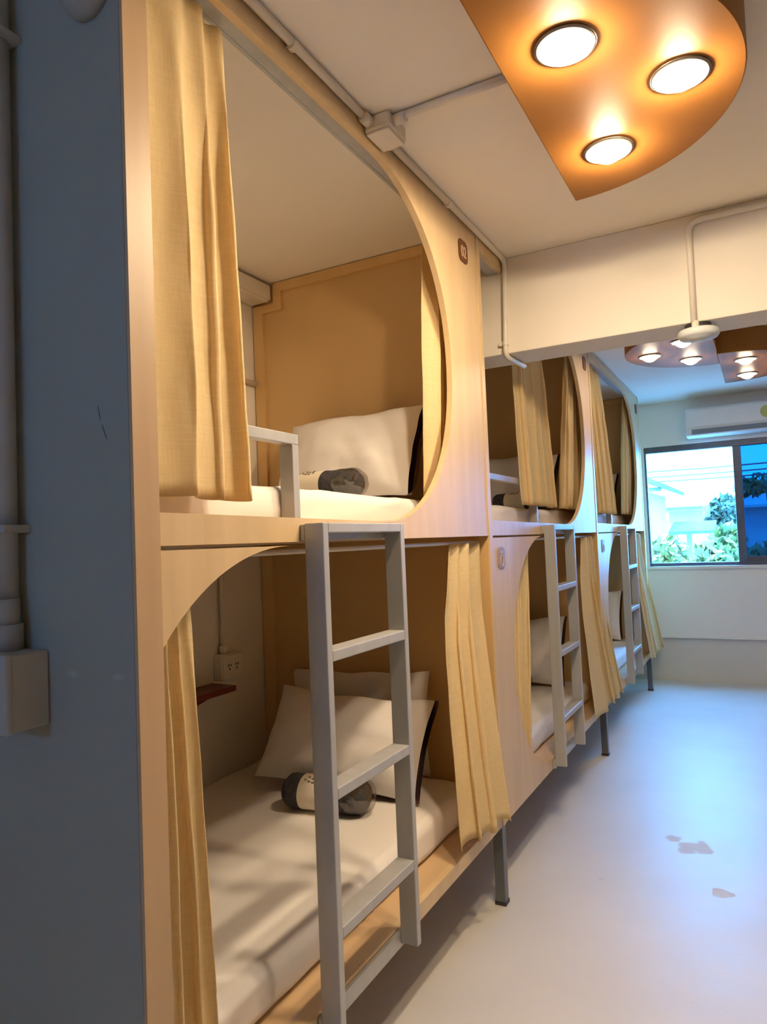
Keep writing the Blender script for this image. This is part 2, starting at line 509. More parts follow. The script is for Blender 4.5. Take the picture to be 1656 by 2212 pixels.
# window
w = struct('window_1', bmesh.ops and bx(WX0, WX1, YF + .005, YF + .075, WZ1 - .055, WZ1), 'alu', bevel=.004)
struct('bottom_rail', bx(WX0, WX1, YF + .005, YF + .075, WZ0, WZ0 + .03), 'alu', w, bevel=.004)
struct('side_jamb', bx(WX0, WX0 + .018, YF + .01, YF + .075, WZ0 + .03, WZ1 - .055), 'alu', w)
struct('side_jamb', bx(WX1 - .04, WX1, YF + .01, YF + .075, WZ0 + .03, WZ1 - .055), 'alu', w)
struct('mullion', bx(.70, .765, YF + .0, YF + .06, WZ0 + .03, WZ1 - .055), 'alu', w, bevel=.004)
struct('mullion', bx(1.48, 1.54, YF + .0, YF + .06, WZ0 + .03, WZ1 - .055), 'alu', w, bevel=.004)
struct('window_sill', bx(WX0 - .01, WX1 + .01, YF - .022, YF + .004, WZ0 - .028, WZ0), 'white', w, bevel=.004)
struct('clear_pane', bx(WX0 + .018, .70, YF + .045, YF + .049, WZ0 + .03, WZ1 - .055), 'glass', w)
p = struct('tinted_pane', bx(.765, 1.48, YF + .03, YF + .034, WZ0 + .03, WZ1 - .055), 'blueglass', w)
p['label'] = 'blue tinted pane'
p = struct('tinted_pane', bx(1.54, WX1 - .04, YF + .03, YF + .034, WZ0 + .03, WZ1 - .055), 'blueglass', w)
p['label'] = 'blue tinted pane'
struct('lock_rail', bx(.765, 1.48, YF + .02, YF + .05, WZ0 + .03, WZ0 + .075), 'alu', w)

# ------------------------------------------------------------------ bunk beds
Z_LB, Z_LD, Z_LT = .286, .33, 1.352      # lower front: bottom edge, deck, top edge
Z_UB, Z_UR, Z_UO, Z_UT = 1.36, 1.418, 2.464, 2.519


def arc(yc, zc, ry, rz, a0, a1, n=40, e=1.0):
    out = []
    for i in range(n + 1):
        a = a0 + (a1 - a0) * i / n
        c, s = math.cos(a), math.sin(a)
        out.append((yc + ry * math.copysign(abs(c) ** e, c), zc + rz * math.copysign(abs(s) ** e, s)))
    return out


def number_plate(y, z, parent, glare=False, h=.082, wd=.082, num=None):
    bm = bmesh.new()
    r = .022
    pts = []
    for (cy, cz, a0) in ((y + wd / 2 - r, z + h / 2 - r, 0), (y - wd / 2 + r, z + h / 2 - r, PI / 2), (y - wd / 2 + r, z - h / 2 + r, PI), (y + wd / 2 - r, z - h / 2 + r, 1.5 * PI)):
        pts += [(cy + r * math.cos(a0 + PI / 2 * k / 5), cz + r * math.sin(a0 + PI / 2 * k / 5)) for k in range(6)]
    prism(bm, pts, 0, 0.0, 0.004)
    pl = link('number_plate', bm, 'plate_glare' if glare else 'plate', parent)
    if glare:
        # print blurred by glare: a ring below, a blot above
        b3 = bmesh.new()
        tube(b3, [(.0046, y + .019 * math.cos(2 * PI * k / 28), z - .012 + .021 * math.sin(2 * PI * k / 28)) for k in range(29)], .0022, 6)
        box(b3, .004, .0050, y - .016, y + .012, z + .018, z + .026)
        link('plate_mark', b3, 'plateface', pl)
    if num:
        cu = bpy.data.curves.new('digits', 'FONT')
        cu.body = num; cu.size = .050; cu.align_x = 'CENTER'; cu.align_y = 'CENTER'; cu.extrude = .0008; cu.offset = .0012
        t = bpy.data.objects.new('digits', cu); COL.objects.link(t)
        dg = bpy.context.evaluated_depsgraph_get()
        me = bpy.data.meshes.new_from_object(t.evaluated_get(dg))
        bpy.data.objects.remove(t)
        b2 = bmesh.new(); b2.from_mesh(me); bpy.data.meshes.remove(me)
        # text reads along +y on a face that looks towards +x
        for v in b2.verts: v.co = Vector((.0048 + v.co.z, y + v.co.x, z - .004 + v.co.y * 1.15))
        n = link('number_lettering', b2, 'plateface', pl)
    return pl


def bunk(u, y0, y1, post, ycu, ycl, label, rail_break=None):
    b = thing('bunk_bed', label, 'bunk bed', (-.5, (y0 + y1) / 2, 0), 'wooden capsule bunks along the wall')
    # upper front panel: bottom rail, top rail, body with a half-round opening
    zc, rz = (Z_UR + Z_UO) / 2 - .005, (Z_UO - Z_UR) / 2 + .005
    ryu = min(.53, y1 - ycu - .2)
    bm = bmesh.new()
    a = arc(ycu, zc, .53, rz, PI / 2, -PI / 2, 48, .94)
    if rail_break:
        # the top rail is cut where the concrete beam passes through
        pts = [(y0, Z_UB), (y1, Z_UB), (y1, Z_UT), (rail_break[1], Z_UT), (rail_break[1], Z_UO)] + a + [(y0, Z_UR)]
        prism(bm, pts, 0, -.02, 0)
    else:
        pts = [(y0, Z_UB), (y1, Z_UB), (y1, Z_UT), (y0, Z_UT), (y0, Z_UO)] + a + [(y0, Z_UR)]
        prism(bm, pts, 0, -.02, 0)
    upf = link('upper_front_panel', bm, 'wood', b)
    if rail_break:
        link('top_rail', bx(-.02, 0, y0, rail_break[0], Z_UO, Z_UT), 'wood', b)
    # lower front panel: body with a half-round opening on the other side, thin strip below
    bm = bmesh.new()
    zc2, rz2 = (Z_LD + Z_LT) / 2, (Z_LT - Z_LD) / 2
    a = arc(ycl, zc2, .50, rz2, PI / 2, 1.5 * PI, 48, .97)
    if y0 > ycl - .5:
        # this bunk stops at the wall: the arc runs into the post
        top = [q for q in a if q[0] >= y0 and q[1] > zc2]
        low = [q for q in a if q[0] >= y0 and q[1] < zc2]
        prism(bm, [(y0, top[-1][1] - .03)] + top[::-1] + [(y0, Z_LT)], 0, -.02, 0)
        prism(bm, [(y0, Z_LB), (y1, Z_LB), (y1, Z_LD)] + low[::-1] + [(y0, low[0][1] + .03)], 0, -.02, 0)
    else:
        pts = [(y0, Z_LB), (y1, Z_LB), (y1, Z_LD)] + a[::-1] + [(y0, Z_LT)]
        prism(bm, pts, 0, -.02, 0)
    lpf = link('lower_front_panel', bm, 'wood', b)
    # boards under the mattresses
    link('lower_deck', bx(XB + .01, -.02, y0, y1, Z_LB, Z_LD), 'wood_flat', b)
    link('upper_deck', bx(XB + .01, -.02, y0, y1, Z_UB, Z_UB + .026), 'wood_flat', b)
    # end partition with battens round its edge, stepping round the wall trunking
    pt = link('end_partition', bx(XB + .005, -.004, y1, post, Z_LB, ZC - .003), 'partition', b)
    edge = link('partition_edge', bx(-.004, 0.003, y1 + .001, post - .001, Z_LB, Z_UT), 'wood', pt)
    bm = bmesh.new()
    zt = ZC - .004
    xs = XB + .006
    box(bm, xs + .113, -.09, y1 - .014, y1, zt - .040, zt)
    box(bm, xs + .113, xs + .155, y1 - .014, y1, zt - .125, zt - .040)
    box(bm, xs + .05, xs + .113, y1 - .014, y1, zt - .125, zt - .090)
    box(bm, xs, xs + .05, y1 - .014, y1, Z_UB + .03, zt - .090)
    link('upper_batten', bm, 'batten', pt)
    link('lower_batten', bx(xs, xs + .06, y1 - .014, y1, Z_LD + .004, Z_UB - .004), 'batten', pt)
    # metal work
    yb = rail_break[0] if rail_break else y1
    bar = link('curtain_bar', bx(-.054, -.0205, y0, yb, 2.467, 2.518), 'steel', b)
    link('curtain_track', bx(-.064, -.0545, y0, yb, 2.466, 2.478), 'steel', bar)
    if rail_break:
        bar = link('curtain_bar', bx(-.054, -.0205, rail_break[1], y1, 2.467, 2.518), 'steel', b)
        link('curtain_track', bx(-.064, -.0545, rail_break[1], y1, 2.466, 2.478), 'steel', bar)
    bm = bmesh.new()
    tube(bm, [(-.045, y0, 1.338), (-.045, y1, 1.338)], .006, 8)
    link('lower_curtain_rod', bm, 'pipe', b, smooth=True)
    for (xx, yy) in ((-.034, post - .040), (-1.0, post - .040)):
        lg = link('leg', bx(xx - .004, xx + .034, yy, yy + .038, .012, Z_LB), 'steel_dark', b, bevel=.002)
        link('foot_cap', bx(xx - .006, xx + .036, yy - .002, yy + .040, 0, .014), 'dark', lg)
    if u == 1:
        for xx in (-.034, -1.0):
            lg = link('leg', bx(xx - .004, xx + .034, y0 + .01, y0 + .048, .012, Z_LB), 'steel_dark', b, bevel=.002)
            link('foot_cap', bx(xx - .006, xx + .036, y0 + .008, y0 + .050, 0, .014), 'dark', lg)
        link('end_post', bx(-.06, 0.0, .875, .8781, Z_LB, 2.51) if False else bx(-.0015, 0.006, .8235, .8785, 0.0, ZC - .01), 'post', b)
    return b, upf, lpf


U = {1: (.878, 2.52, 2.556), 2: (2.556, 4.45, 4.486), 3: (4.486, 6.39, 6.426)}
b1, up1, lo1 = bunk(1, *U[1], 1.70, 1.26, 'wooden bunk bed with the brown 02 plate, beside the slate blue wall')
b2, up2, lo2 = bunk(2, *U[2], 3.72, 3.26, 'middle wooden bunk bed, crossed by the ceiling beam', (BY0 - .001, BY1 + .001))
b3, up3, lo3 = bunk(3, *U[3], 5.66, 5.20, 'wooden bunk bed standing beside the window')
number_plate(2.383, 2.398, up1, num='02')
number_plate(2.645, 1.273, lo2, glare=True)
number_plate(4.345, 2.39, up2)
number_plate(4.62, 1.273, lo3, glare=True)
number_plate(6.30, 2.40, up3)


# guard rails inside the upper bunks
def guard(b, ya, yb):
    g = link('guard_rail', bx(-.112, -.084, ya, yb, 1.598, 1.624), 'steel', b, bevel=.002)
    link('guard_post', bx(-.124, -.084, yb - .026, yb, 1.3865, 1.598), 'steel', g, bevel=.002)
    link('guard_post', bx(-.124, -.084, ya, ya + .026, 1.3865, 1.598), 'steel', g, bevel=.002)


guard(b1, .90, 1.424)
guard(b2, 2.58, 3.49)
guard(b3, 4.51, 5.44)


# ------------------------------------------------------------------ ladders
def ladder(ya, yb, label):
    L = thing('bunk_ladder', label, 'ladder', (.037, (ya + yb) / 2, .30), 'grey metal ladders on the bunk fronts')
    x0, x1 = .012, .062
    t = .022
    link('side_rail', bx(x0, x1, ya, ya + t, .30, 1.40), 'steel', L, bevel=.0025)
    link('side_rail', bx(x0, x1, yb - t, yb, .30, 1.40), 'steel', L, bevel=.0025)
    link('top_bar', bx(x0, x1, ya + t, yb - t, 1.377, 1.40), 'steel', L, bevel=.0025)
    for z in (.510, .806, 1.105):
        link('rung', bx(x0, x1, ya + t, yb - t, z - .0125, z + .0125), 'steel', L, bevel=.0025)
    link('mounting_bar', bx(.001, x0, ya, yb, 1.362, 1.398), 'steel', L, bevel=.0015)
    link('mounting_bar', bx(.001, x0, ya, yb, .288, .328), 'steel', L, bevel=.0015)
    return L


ladder(1.297, 1.693, 'grey ladder on the bunk with the 02 plate, beside the blue wall')
ladder(3.228, 3.622, 'grey ladder on the middle bunk')
ladder(5.16, 5.55, 'grey ladder on the bunk standing beside the window')


# ------------------------------------------------------------------ bedding
def mattress(y0, y1, upper, label, seed):
    z0, z1 = (Z_UB + .027, 1.497) if upper else (Z_LD + .001, .447)
    x1 = -.026 if upper else -.09
    xa = XB + .014
    if upper: x1 = -.128
    bm = soft_box(xa, x1, y0 + .016, y1 - .018, z0, z1, .035, .045, .006, .006, seed)
    o = link('mattress', bm, 'sheet', None, smooth=True, origin=((xa + x1) / 2, (y0 + y1) / 2, z0))
    return tag(o, label, 'mattress', 'white sheeted mattresses in the bunks')


mattress(U[1][0], U[1][1], True, 'white sheeted mattress on the upper deck, behind the guard rail beside the yellow curtain', 1)
mattress(U[1][0], U[1][1], False, 'large white sheeted mattress in the lower bunk, behind the big grey ladder', 12)
mattress(U[2][0], U[2][1], True, 'white mattress on the upper deck of the middle bunk', 23)
mattress(U[2][0], U[2][1], False, 'white mattress in the lower opening of the middle bunk', 34)
mattress(U[3][0], U[3][1], True, 'white mattress on the upper deck beside the window', 45)
mattress(U[3][0], U[3][1], False, 'white mattress in the lower opening of the bunk beside the window', 56)


def pillow(c, w, h, t, lean, turn, label, seed=0.0, roll=0.0, back=True):
    """a pillow standing on its long edge: c = middle of its bottom edge, lean = tilt back from upright, turn about z"""
    P = thing('pillow', label, 'pillow', c, 'white pillows with dark maroon backs')
    R = Matrix.Rotation(turn, 3, 'Z') @ Matrix.Rotation(-lean, 3, 'X') @ Matrix.Rotation(-roll, 3, 'Y')
    n, k = 30, 22

    def surf(side, thick, wide=1.0):
        bm = bmesh.new()
        g = []
        for i in range(n + 1):
            row = []
            for j in range(k + 1):
                a = -1 + 2 * i / n; q = -1 + 2 * j / k
                f = max(0, 1 - abs(a) ** 2.6) ** .55 * max(0, 1 - abs(q) ** 2.6) ** .55
                # the outline draws in between the corners as a stuffed case does
                ax = a * (1 - .05 * (1 - q * q)); qz = q * (1 - .07 * (1 - a * a))
                edge = min(1, (1 - max(abs(a), abs(q))) * 6)
                wr = (.010 * noise.noise(Vector((a * 2.2 + seed, q * 2.2, seed))) + .007 * abs(noise.noise(Vector((a * 3.5 + q * 5 + seed, q * 2 - a * 3, 4)))) + .004 * noise.noise(Vector((a * 9 + q * 7, seed + q * 5, 0)))) * edge
                y = side * (thick * f + wr)
                # soft rim: the seam wanders a little in and out of plane
                y += .010 * noise.noise(Vector((a * 2 + seed, q * 2, 9)))
                z = (qz + 1) / 2 * h + .012 * (q + 1) * noise.noise(Vector((a * 1.6 + seed, 3, 0)))
                row.append(bm.verts.new(R @ Vector((ax * w / 2 * (wide if a > 0 else .985 if wide > 1 else 1.0), y if wide == 1.0 else y + thick * .35 * (1 - abs(q) ** 6) * max(0, 1 - max(0, abs(a) - .93) * 9), z)) + Vector(c)))
            g.append(row)
        for i in range(n):
            for j in range(k):
                bm.faces.new((g[i][j], g[i + 1][j], g[i + 1][j + 1], g[i][j + 1]))
        return bm
    link('pillow_case', surf(-1, t * .5), 'pillow', P, smooth=True)
    bk = link('pillow_back', surf(1, t * .5, 1.05 if back else 1.0), 'maroon' if back else 'pillow', P, smooth=True)
    if back: bk['label'] = 'dark maroon back'
    return P


def d(v): return math.radians(v)


pillow((-.50, 2.25, 1.512), .64, .37, .19, d(22), d(-6), 'white pillow with a dark maroon back in the upper bunk beside the 02 plate', 1)
pillow((-.505, 2.15, .478), .64, .36, .20, d(34), d(8), 'white pillow with a dark back, in front of another pillow behind the big ladder', 2, roll=d(-4))
pillow((-.575, 2.462, .455), .64, .385, .06, d(4), d(0), 'white pillow standing against the lower partition, behind the other pillow', 3, back=False)
pillow((-.50, 4.17, 1.512), .64, .37, .19, d(22), d(-6), 'white pillow in the upper opening of the middle bunk', 4)
pillow((-.50, 4.18, .462), .62, .42, .15, d(20), d(0), 'white pillow in the lower opening of the middle bunk', 5)
pillow((-.50, 6.12, 1.512), .64, .37, .19, d(22), d(-6), 'white pillow in the upper opening beside the window', 6)
pillow((-.50, 6.12, .462), .62, .42, .15, d(20), d(0), 'white pillow in the lower opening of the bunk beside the window', 7)


def towel_roll(c, length, r, ang, label):
    """a dark towel rolled up in a clear plastic film, a paper band round its middle"""
    T = thing('towel_roll', label, 'towel', (c[0], c[1], c[2] - r), 'rolled dark towels in paper bands')
    ax = Vector((math.cos(ang), math.sin(ang), 0)); sd = Vector((-math.sin(ang), math.cos(ang), 0)); cc = Vector(c)

    def roll(l0, l1, rad, seg=36, ends=.02, rough=.0, flat=.88, seed=0):
        bm = bmesh.new()
        rings = []
        m_ = 26
        for i in range(m_ + 1):
            t = i / m_
            l = l0 + (l1 - l0) * t
            e = min(1, min(t, 1 - t) * (l1 - l0) / max(ends, 1e-4))
            rr = rad * (math.sqrt(max(0.0, 1 - (1 - e) ** 2)) if ends else 1)
            ring = []
            for k in range(seg):
                a = 2 * PI * k / seg
                q = rr * (1 + rough * noise.noise(Vector((l * 25 + seed, math.cos(a) * 2.5, math.sin(a) * 2.5))))
                ring.append(bm.verts.new(cc + ax * l + sd * (q * math.cos(a)) + Vector((0, 0, q * math.sin(a) * flat - rad * (1 - flat)))))
            rings.append(ring)
        for i in range(m_):
            for k in range(seg):
                bm.faces.new((rings[i][k], rings[i][(k + 1) % seg], rings[i + 1][(k + 1) % seg], rings[i + 1][k]))
        bmesh.ops.remove_doubles(bm, verts=bm.verts, dist=1e-6)
        return bm
    h = length / 2
    link('towel', roll(-h, h, r, ends=.035, rough=.05), 'towel', T, smooth=True)
    bd = link('paper_band', roll(-h * .50, h * .16, r * 1.035, ends=0, rough=.01), 'band', T, smooth=True)
    # small printed marks on the band
    bm = bmesh.new()
    for i, (l, a) in enumerate(((-.05, 1.9), (-.035, 2.0), (-.02, 1.9), (-.045, 2.2), (-.03, 2.25), (-.06, 2.1), (-.015, 2.15))):
        a = -a
        p = cc + ax * l + sd * (r * 1.045 * math.cos(a)) + Vector((0, 0, -r * 1.045 * math.sin(a) * .88 - r * .12))
        box(bm, p.x - .004, p.x + .004, p.y - .002, p.y + .002, p.z - .003, p.z + .003)
    link('printed_mark', bm, 'bandmark', bd)
    # crumpled clear film, gathered at the end
    fm = roll(h * .25, h + .020, r * 1.035, ends=.055, rough=.10, seed=5)
    link('plastic_film', fm, 'film', T)
    return T


towel_roll((-.385, 1.99, 1.555), .31, .056, d(-6), 'dark towel rolled in a paper band, on the upper mattress beside the 02 plate')
towel_roll((-.447, 2.035, .516), .32, .063, d(6), 'dark towel roll with a pale paper band, on the lower mattress behind the big ladder')
towel_roll((-.30, 3.93, 1.562), .36, .056, d(-6), 'dark towel roll lying on the upper mattress of the middle bunk')
towel_roll((-.50, 4.05, .512), .30, .060, d(3), 'dark towel roll at the pillow in the lower opening of the middle bunk')


# ------------------------------------------------------------------ curtains
def curtain(label, top, bot, zt, zb, folds, a_t, a_b, seed=0.0, bow=0.0, flare=0.0, zb_slope=0.0, prof=None, skew=0.0):
    """pleated cloth hanging from a rail. top, bot = (x, y0, y1) of the gathered width above and below;
    prof maps 0 (top) .. 1 (bottom) to the share of the way from top width to bottom width"""
    nu, nv = folds * 14, 36
    bm = bmesh.new()
    g = []
    for j in range(nv + 1):
        v = j / nv
        s = prof(v) if prof else v ** .8
        row = []
        for i in range(nu + 1):
            q = i / nu
            x = top[0] + (bot[0] - top[0]) * (v ** 1.6 if flare == 0 else max(0, (v - flare) / (1 - flare)) ** 1.2)
            x -= skew * q
            ya = top[1] + (bot[1] - top[1]) * s
            yb = top[2] + (bot[2] - top[2]) * s
            amp = a_t + (a_b - a_t) * min(1, v * 2.2)
            ph = 2 * PI * folds * (q + .06 * math.sin(2 * PI * q + seed) + .045 * noise.noise(Vector((q * 3 + seed, v * 1.3, 1)))) + seed
            w1 = math.sin(ph)
            w2 = math.sin(ph * .5 + seed * 1.7 + v * 1.1)
            xx = x + amp * (w1 * .75 + w2 * .35) + bow * math.sin(PI * v) + .004 * noise.noise(Vector((q * 9 + seed, v * 7, 3)))
            yy = ya + (yb - ya) * (q + .22 / folds * math.cos(ph) * min(1, v * 3))
            zz = zt + (zb + zb_slope * (q - .5) - zt) * v + .004 * noise.noise(Vector((q * 6, seed, v * 2)))
            row.append(bm.verts.new((xx, yy, zz)))
        g.append(row)
    for j in range(nv):
        for i in range(nu):
            bm.faces.new((g[j][i], g[j][i + 1], g[j + 1][i + 1], g[j + 1][i]))
    o = link('curtain', bm, 'curtain', None, smooth=True, origin=((top[0] + bot[0]) / 2, (bot[1] + bot[2]) / 2, zb), solid=.0022)
    return tag(o, label, 'curtain', 'yellow linen bunk curtains')


G = 'yellow linen curtain '
curtain(G + 'in the upper opening beside the blue wall', (-.030, .885, 1.150), (-.028, .885, 1.188), 2.462, 1.452, 3, .012, .020, 1.3, skew=.03)
curtain(G + 'behind the round edge of the panel with the 02 plate', (-.06, 2.19, 2.49), (-.075, 2.15, 2.47), 2.464, 1.50, 5, .012, .02, 2.1)
curtain(G + 'below the guard rail, in the lower opening beside the blue wall', (-.034, .885, 1.000), (-.028, .885, 1.062), 1.336, .36, 3, .010, .019, 3.3, prof=lambda v: v ** .7, skew=.026)
curtain(G + 'hanging over the bed edge beside the big ladder', (-.030, 2.215, 2.50), (.036, 2.09, 2.535), 1.336, .355, 3, .013, .022, 4.2, flare=.25, zb_slope=-.06)
curtain(G + 'in the upper opening of the middle bunk, under the beam', (-.06, 3.10, 3.50), (-.06, 3.20, 3.73), 2.464, 1.50, 5, .014, .02, 5.6)
curtain(G + 'behind the round panel edge of the upper middle bunk', (-.06, 4.14, 4.43), (-.075, 3.92, 4.41), 2.464, 1.50, 5, .012, .02, 6.4)
curtain(G + 'behind the round panel edge of the lower middle bunk', (-.05, 2.60, 3.15), (-.05, 2.62, 3.05), 1.336, .40, 5, .012, .018, 7.7)
curtain(G + 'hanging over the lower edge of the middle bunk', (-.030, 4.17, 4.43), (.036, 4.03, 4.82), 1.336, .32, 4, .014, .024, 8.1, flare=.25)
curtain(G + 'in the upper opening of the bunk beside the window', (-.05, 4.56, 5.02), (-.05, 4.80, 5.45), 2.464, 1.49, 5, .014, .024, 9.5)
curtain(G + 'behind the round panel edge beside the window', (-.06, 6.06, 6.37), (-.07, 5.85, 6.35), 2.464, 1.50, 5, .012, .02, 10.2)
curtain(G + 'over the lower edge of the bunk beside the window', (-.030, 6.05, 6.36), (.05, 6.10, 6.80), 1.336, .32, 4, .014, .022, 11.8, flare=.2)


# ------------------------------------------------------------------ half-round ceiling lamps
def d_lamp(cx, cy, side, label, glow='bulb'):
    """half-disc wooden lamp: straight edge on x = cx, bulging to side * x, three downlights"""
    R_, zb = .482, 2.38
    L = thing('ceiling_lamp', label, 'ceiling lamp', (cx, cy, zb), 'half-round wooden ceiling lamps')
    pts = [(cx + side * R_ * math.sin(PI * k / 56), cy - R_ * math.cos(PI * k / 56)) for k in range(57)]
    body = link('lamp_body', prism(bmesh.new(), pts, 2, zb, ZC - .002), 'lampwood', L, bevel=.003)
    for (dx, dy) in ((.145, -.234), (.347, 0), (.145, .234)):
        x, y = cx + side * dx, cy + dy
        bm = bmesh.new()
        lathe(bm, [(.062, 0), (.062, -.004), (.058, -.007), (.056, -.0045), (.047, -.003), (.045, 0.0)], (x, y, zb), 40)
        rg = link('downlight', bm, 'ring', L, smooth=True)
        bm = bmesh.new()
        lathe(bm, [(.0645, -.0005), (.0645, -.0035), (.0615, -.0045), (.0615, -.0005)], (x, y, zb), 40)
        link('downlight_rim', bm, 'rim', rg, smooth=True)
        bm = bmesh.new()
        lathe(bm, [(.047, -.0045), (.042, -.011), (.034, -.020), (.021, -.029), (.010, -.033), (.0, -.034)], (x, y, zb), 20)
        link('bulb', bm, glow, rg, smooth=True)
    return L


d_lamp(.455, 1.703, 1, 'large brown half-round wooden lamp with three lit downlights, on this side of the beam')
d_lamp(.723, 4.374, -1, 'half-round wooden ceiling lamp beyond the beam, bulging towards the bunks', 'bulb_dim')
d_lamp(.723, 5.06, 1, 'half-round wooden ceiling lamp beyond the beam, bulging away from the bunks', 'bulb_dim')

# ------------------------------------------------------------------ conduits, boxes, detector
PX, PZ, PR = .0145, 2.513, .0110


def conduit(label, path, r=PR, clips=(), br=.035):
    bm = bmesh.new()
    tube(bm, bend(path, br), r, 12)
    o = link('conduit_pipe', bm, 'pipe', None, smooth=True, origin=path[0])
    tag(o, label, 'pipe', 'cream conduit pipes')
    for (p, ax, tx) in clips:
        p = Vector(p); ax = Vector(ax); tx = Vector(tx)
        b = bmesh.new()
        tube(b, [p - ax * .008, p + ax * .008], r * 1.3, 12)
        e = [p + tx * r, p + tx * (r + .016)]
        up_ = ax.cross(tx)
        q = [e[0] - ax * .008, e[1] - ax * .008, e[1] + ax * .008, e[0] + ax * .008]
        n_ = up_ * .004
        vs = [b.verts.new(k + s * n_) for s in (-1, 1) for k in q]
        for f in ((0, 1, 2, 3), (7, 6, 5, 4), (0, 4, 5, 1), (1, 5, 6, 2), (2, 6, 7, 3), (3, 7, 4, 0)): b.faces.new([vs[i] for i in f])
        link('pipe_clip', b, 'pipe', o)
    return o


conduit('cream pipe along the ceiling above the 02 bunk, this side of the junction box', [(PX, .90, PZ), (PX, 1.65, PZ)],
        clips=[((PX, 1.315, PZ - .004), (0, 1, 0), (-1, 0, 0)), ])
conduit('cream pipe from the junction box along the ceiling, bending down the beam', [(PX, 1.79, PZ), (PX, 2.826, PZ), (PX - .014, 2.826, 2.107), (PX - .0, 3.04, 2.107)],
        clips=[((PX, 2.225, PZ - .004), (0, 1, 0), (-1, 0, 0)), ((PX - .012, 2.826, 2.16), (0, 0, 1), (-1, 0, 0))])
conduit('cream pipe across the ceiling from the junction box to the brown lamp', [(.10, 1.70, PZ), (.453, 1.70, PZ)])
conduit('cream pipe along the top of the beam, down to the round detector', [(2.2, 2.827, 2.495), (.725, 2.827, 2.495), (.725, 2.827, 2.118)], br=.045,
        clips=[((1.5, 2.827, 2.495), (1, 0, 0), (0, 0, -1))])
jb = thing('junction_box', 'square cream junction box on the ceiling where three pipes meet', 'junction box', (.04, 1.72, ZC))
link('box_body', bx(.002, .080, 1.668, 1.775, 2.481, ZC - .001), 'pipe', jb, bevel=.006)
link('box_lid', bx(.006, .076, 1.672, 1.771, 2.473, 2.4805), 'pipe', jb, bevel=.003)
bm = bmesh.new(); tube(bm, [(PX + .003, 1.635, PZ - .006), (PX + .003, 1.667, PZ - .006)], .0165, 14)
link('pipe_socket', bm, 'pipe', jb, smooth=True)
bm = bmesh.new(); tube(bm, [(.081, 1.70, PZ - .005), (.115, 1.70, PZ - .005)], .0155, 14)
link('pipe_socket', bm, 'pipe', jb, smooth=True)
bm = bmesh.new(); tube(bm, [(PX + .003, 1.776, PZ - .006), (PX + .003, 1.802, PZ - .006)], .0165, 14)
link('pipe_socket', bm, 'pipe', jb, smooth=True)

DX, DY = .734, 2.885
dt = thing('smoke_detector', 'round pale smoke detector hanging under the edge of the beam', 'smoke detector', (DX, DY, BZ))
bm = bmesh.new(); lathe(bm, [(.045, 0), (.047, -.018), (.045, -.022)], (DX, DY, BZ), 36)
link('mounting_base', bm, 'dark', dt, smooth=False)
bm = bmesh.new(); lathe(bm, [(.068, -.022), (.073, -.030), (.073, -.042), (.066, -.051), (.03, -.055), (.028, -.060), (.0, -.061)], (DX, DY, BZ), 40)
link('detector_cover', bm, 'detector', dt, smooth=True)
bm = bmesh.new(); tube(bm, [(.729, 2.829, 2.122), (.729, 2.829, 2.080)], .013, 12)
link('cable_gland', bm, 'pipe', dt, smooth=True)

# trunking and thin pipe on the plaster wall of the upper bunk
tr = thing('pipe_trunking', 'cream trunking under the ceiling at the back of the upper bunk', 'trunking', (XB + .05, 1.8, 2.436))
link('trunking_body', bx(XB + .0015, XB + .106, .90, 2.502, 2.436, 2.518), 'pipe', tr, bevel=.012)
link('trunking_cover', bx(XB + .106, XB + .112, .90, 2.500, 2.444, 2.510), 'pipe', tr, bevel=.003)
bm = bmesh.new(); tube(bm, [(XB + .014, .90, 2.083), (XB + .014, 2.500, 2.083)], .012, 12)
tag(link('wall_pipe', bm, 'pipe', None, smooth=True, origin=(XB + .014, 1.7, 2.083)), 'thin cream pipe along the back wall of the upper bunk', 'pipe')

# socket, its pipe and the small shelf in the lower bunk
sk = thing('wall_socket', 'cream double socket box with a pipe on the back wall of the lower bunk', 'socket', (XB, 2.255, .82))
link('socket_box', bx(XB + .001, XB + .045, 2.185, 2.312, .822, .926), 'pipe', sk, bevel=.006)
fp = link('socket_plate', bx(XB + .045, XB + .051, 2.190, 2.307, .827, .921), 'pipe', sk, bevel=.003)
bm = bmesh.new()
for yy in (2.218, 2.262):
    for (a, c) in ((0, .012), (.014, .012), (.007, -.004)):
        box(bm, XB + .0505, XB + .0520, yy + a - .002, yy + a + .003, .868 + c - .004, .868 + c + .005)
link('socket_slot', bm, 'dark', fp)
bm = bmesh.new(); tube(bm, [(XB + .020, 2.225, .926), (XB + .020, 2.225, 1.354)], .011, 12)
link('riser_pipe', bm, 'pipe', sk, smooth=True)
bm = bmesh.new(); tube(bm, [(XB + .020, 2.225, .926), (XB + .020, 2.225, .958)], .017, 12)
link('pipe_socket', bm, 'pipe', sk, smooth=True)
sh = thing('wall_shelf', 'small dark mahogany shelf on the back wall of the lower bunk', 'shelf', (XB, 1.95, .785))
link('shelf_board', bx(XB + .001, XB + .13, 1.70, 2.17, .795, .817), 'red_shelf', sh, bevel=.002)
for yy in (1.78, 2.08):
    link('shelf_bracket', prism(bmesh.new(), [(XB + .001, .795), (XB + .10, .795), (XB + .001, .745)], 1, yy, yy + .014), 'red_shelf', sh)

